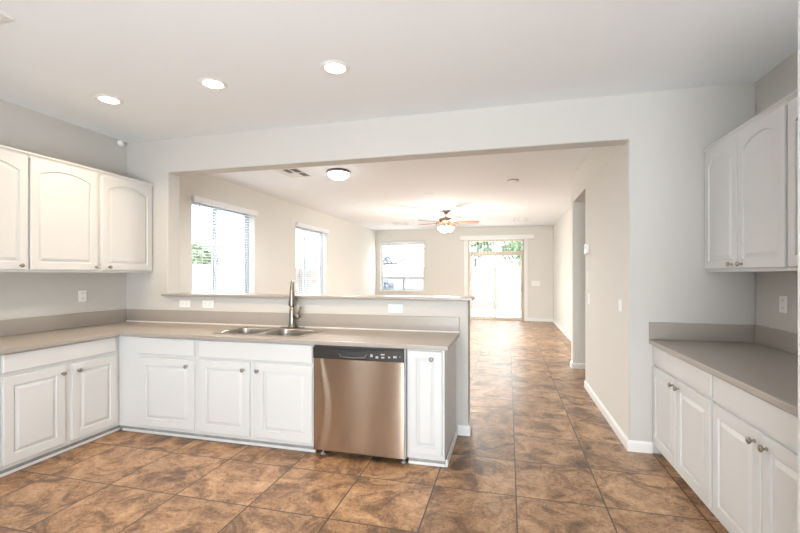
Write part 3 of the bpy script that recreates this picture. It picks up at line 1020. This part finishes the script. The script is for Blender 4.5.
# ceiling fan
fx, fy = -1.365, 9.46
t = thing('ceiling_fan', 'five-blade ceiling fan with lit glass shades in the family room', 'fan', (fx, fy, CEIL))
obj('canopy', lathe((fx, fy, CEIL - .0006), (0, 0, -1), [(0, .078), (.015, .078), (.06, .045), (.085, .022)], 28), 'pewter', t, smooth=True)
obj('downrod', tube([(fx, fy, CEIL - .08), (fx, fy, CEIL - .15)], .014), 'pewter', t)
obj('motor', lathe((fx, fy, CEIL - .14), (0, 0, -1), [(0, .03), (.01, .07), (.03, .13), (.055, .155), (.085, .15), (.11, .11), (.13, .07), (.17, .065), (.19, .05)], 32), 'bronze', t, smooth=True)
ZBL = CEIL - .262
for k in range(5):
    a = math.radians(12 + 72 * k)
    ca, sa = math.cos(a), math.sin(a)

    def W(r, s, z):
        return (fx + ca * r - sa * s, fy + sa * r + ca * s, ZBL + z)
    pts = [(.20, -.055), (.26, -.066), (.50, -.074), (.70, -.070), (.74, -.05), (.755, 0), (.74, .05), (.70, .070), (.50, .074), (.26, .066), (.20, .055)]
    bl = obj('blade', add_loft(B(), [[W(r, s, -.20 * s + dz) for r, s in pts] for dz in (-.004, .004)]), 'blade', t)
    obj('blade_arm', tube([W(.09, 0, .03), W(.15, 0, .005), W(.27, 0, -.012)], [.014, .012, .016], 10), 'bronze', bl, smooth=True)
obj('light_kit', lathe((fx, fy, CEIL - .32), (0, 0, -1), [(0, .05), (.02, .075), (.05, .07), (.08, .03), (.09, .01)], 24), 'bronze', t, smooth=True)
for k in range(4):
    a = math.radians(20 + 90 * k)
    dr = Vector((math.cos(a), math.sin(a), 0))
    p = Vector((fx, fy, CEIL - .345)) + dr * .055
    sh = obj('glass_shade', lathe(p, dr + Vector((0, 0, -.9)), [(0, .025), (.02, .032), (.06, .052), (.10, .065), (.125, .070), (.128, .062), (.10, .05)], 24), 'shade', t, smooth=True)
    obj('shade_holder', lathe(p - dr * .012, dr + Vector((0, 0, -.9)), [(0, .015), (.012, .028), (.03, .03)], 16), 'bronze', sh, smooth=True)
l = bpy.data.lights.new('fan_bulb', 'POINT')
l.energy = 90
l.color = (1, .96, .89)
l.shadow_soft_size = .2
o = bpy.data.objects.new('fan_bulb', l)
C.objects.link(o)
o.parent = t
o.location = (0, 0, -.60)
l = bpy.data.lights.new('fan_downlight', 'SPOT')
l.energy = 240
l.color = (1, .96, .89)
l.spot_size = math.radians(176)
l.spot_blend = 1.0
l.shadow_soft_size = .3
o = bpy.data.objects.new('fan_downlight', l)
C.objects.link(o)
o.parent = t
o.location = (0, 0, -.56)

# ------------------------------------------------------------------ outdoors
struct('sky_blocker', box(-5.5, 4, YR - WT - 4.2, YR - WT - .01, 2.62, 2.75), 'trim')      # unseen slab added to block high sky light at the rear door
struct('patio', box(-16, 12, -12, 26, -.30, -.14), 'patio')


def block_wall(name, label, x0, x1, y0, y1, h):
    return tag(obj(name, box(x0, x1, y0, y1, -.139, h), 'fence', None, origin=((x0 + x1) / 2, (y0 + y1) / 2, -.139)), label, 'garden wall')


block_wall('garden_wall', 'greyish garden wall across the yard behind the patio door', -15, 10, 19.0, 19.2, 1.75)
block_wall('garden_wall', 'greyish garden wall outside the two left windows', -10.2, -10.0, 2, 18.9, 1.75)


def leaf_ball(parent, name, cx, cy, cz, r, n, mat, size=.12):
    rnd = random.Random(int(cx * 100 + cz * 10))
    bm = B()
    for i in range(n):
        d = Vector((rnd.gauss(0, 1), rnd.gauss(0, 1), rnd.gauss(0, 1))).normalized() * r * rnd.random() ** .4
        p = Vector((cx, cy, cz)) + Vector((d.x, d.y * .8, d.z * .8))
        u = Vector((rnd.gauss(0, 1), rnd.gauss(0, 1), rnd.gauss(0, 1))).normalized()
        w = u.cross(Vector((rnd.gauss(0, 1), rnd.gauss(0, 1), rnd.gauss(0, 1)))).normalized()
        s = size * (.6 + .8 * rnd.random())
        bm.faces.new([bm.verts.new(p + u * s), bm.verts.new(p + w * s * .35), bm.verts.new(p - u * s), bm.verts.new(p - w * s * .35)])
    return obj(name, bm, mat, parent)


t = thing('tree', 'bare-branched tree seen through the far wall window', 'tree', (-4.9, 15.5, -.139))
obj('trunk', tube([(-5.6, 15.5, -.13), (-5.4, 15.5, 1.0), (-5.0, 15.5, 1.75)], [.14, .11, .08], 10), 'bark', t, smooth=True)
obj('branch', tube([(-5.0, 15.5, 1.75), (-4.55, 15.5, 1.80), (-4.1, 15.5, 1.82), (-3.7, 15.45, 2.05), (-3.3, 15.4, 2.2), (-3.0, 15.4, 2.42), (-2.6, 15.4, 2.45)], [.07, .045, .04, .035, .03, .022, .012], 8), 'bark', t, smooth=True)
leaf_ball(t, 'foliage', -4.55, 15.5, 1.95, .26, 90, 'leaf2', .09)
t = thing('shrub', 'bluish rounded shrub low in the far wall window', 'shrub', (-4.55, 15.2, -.139))
obj('stem', tube([(-4.55, 15.2, -.13), (-4.55, 15.2, .7)], .03, 8), 'bark', t)
leaf_ball(t, 'foliage', -4.55, 15.2, .85, .42, 420, 'leaf2', .1)
for cx, cy, h, r, lab in ((.75, 21, 2.6, 1.2, 'green leafy tree above the garden wall, right in the patio door'),
                          (-1.6, 21.5, 3.2, 1.2, 'green leafy tree above the garden wall, left in the patio door'),
                          (-12.2, 14.4, 1.9, 1.0, 'green tree beyond the wall outside the second garden window')):
    t = thing('tree', lab, 'tree', (cx, cy, -.139))
    obj('trunk', tube([(cx, cy, -.13), (cx, cy, h)], [.12, .06], 8), 'bark', t, smooth=True)
    leaf_ball(t, 'foliage', cx, cy, h, r, 900, 'leaf', .16)
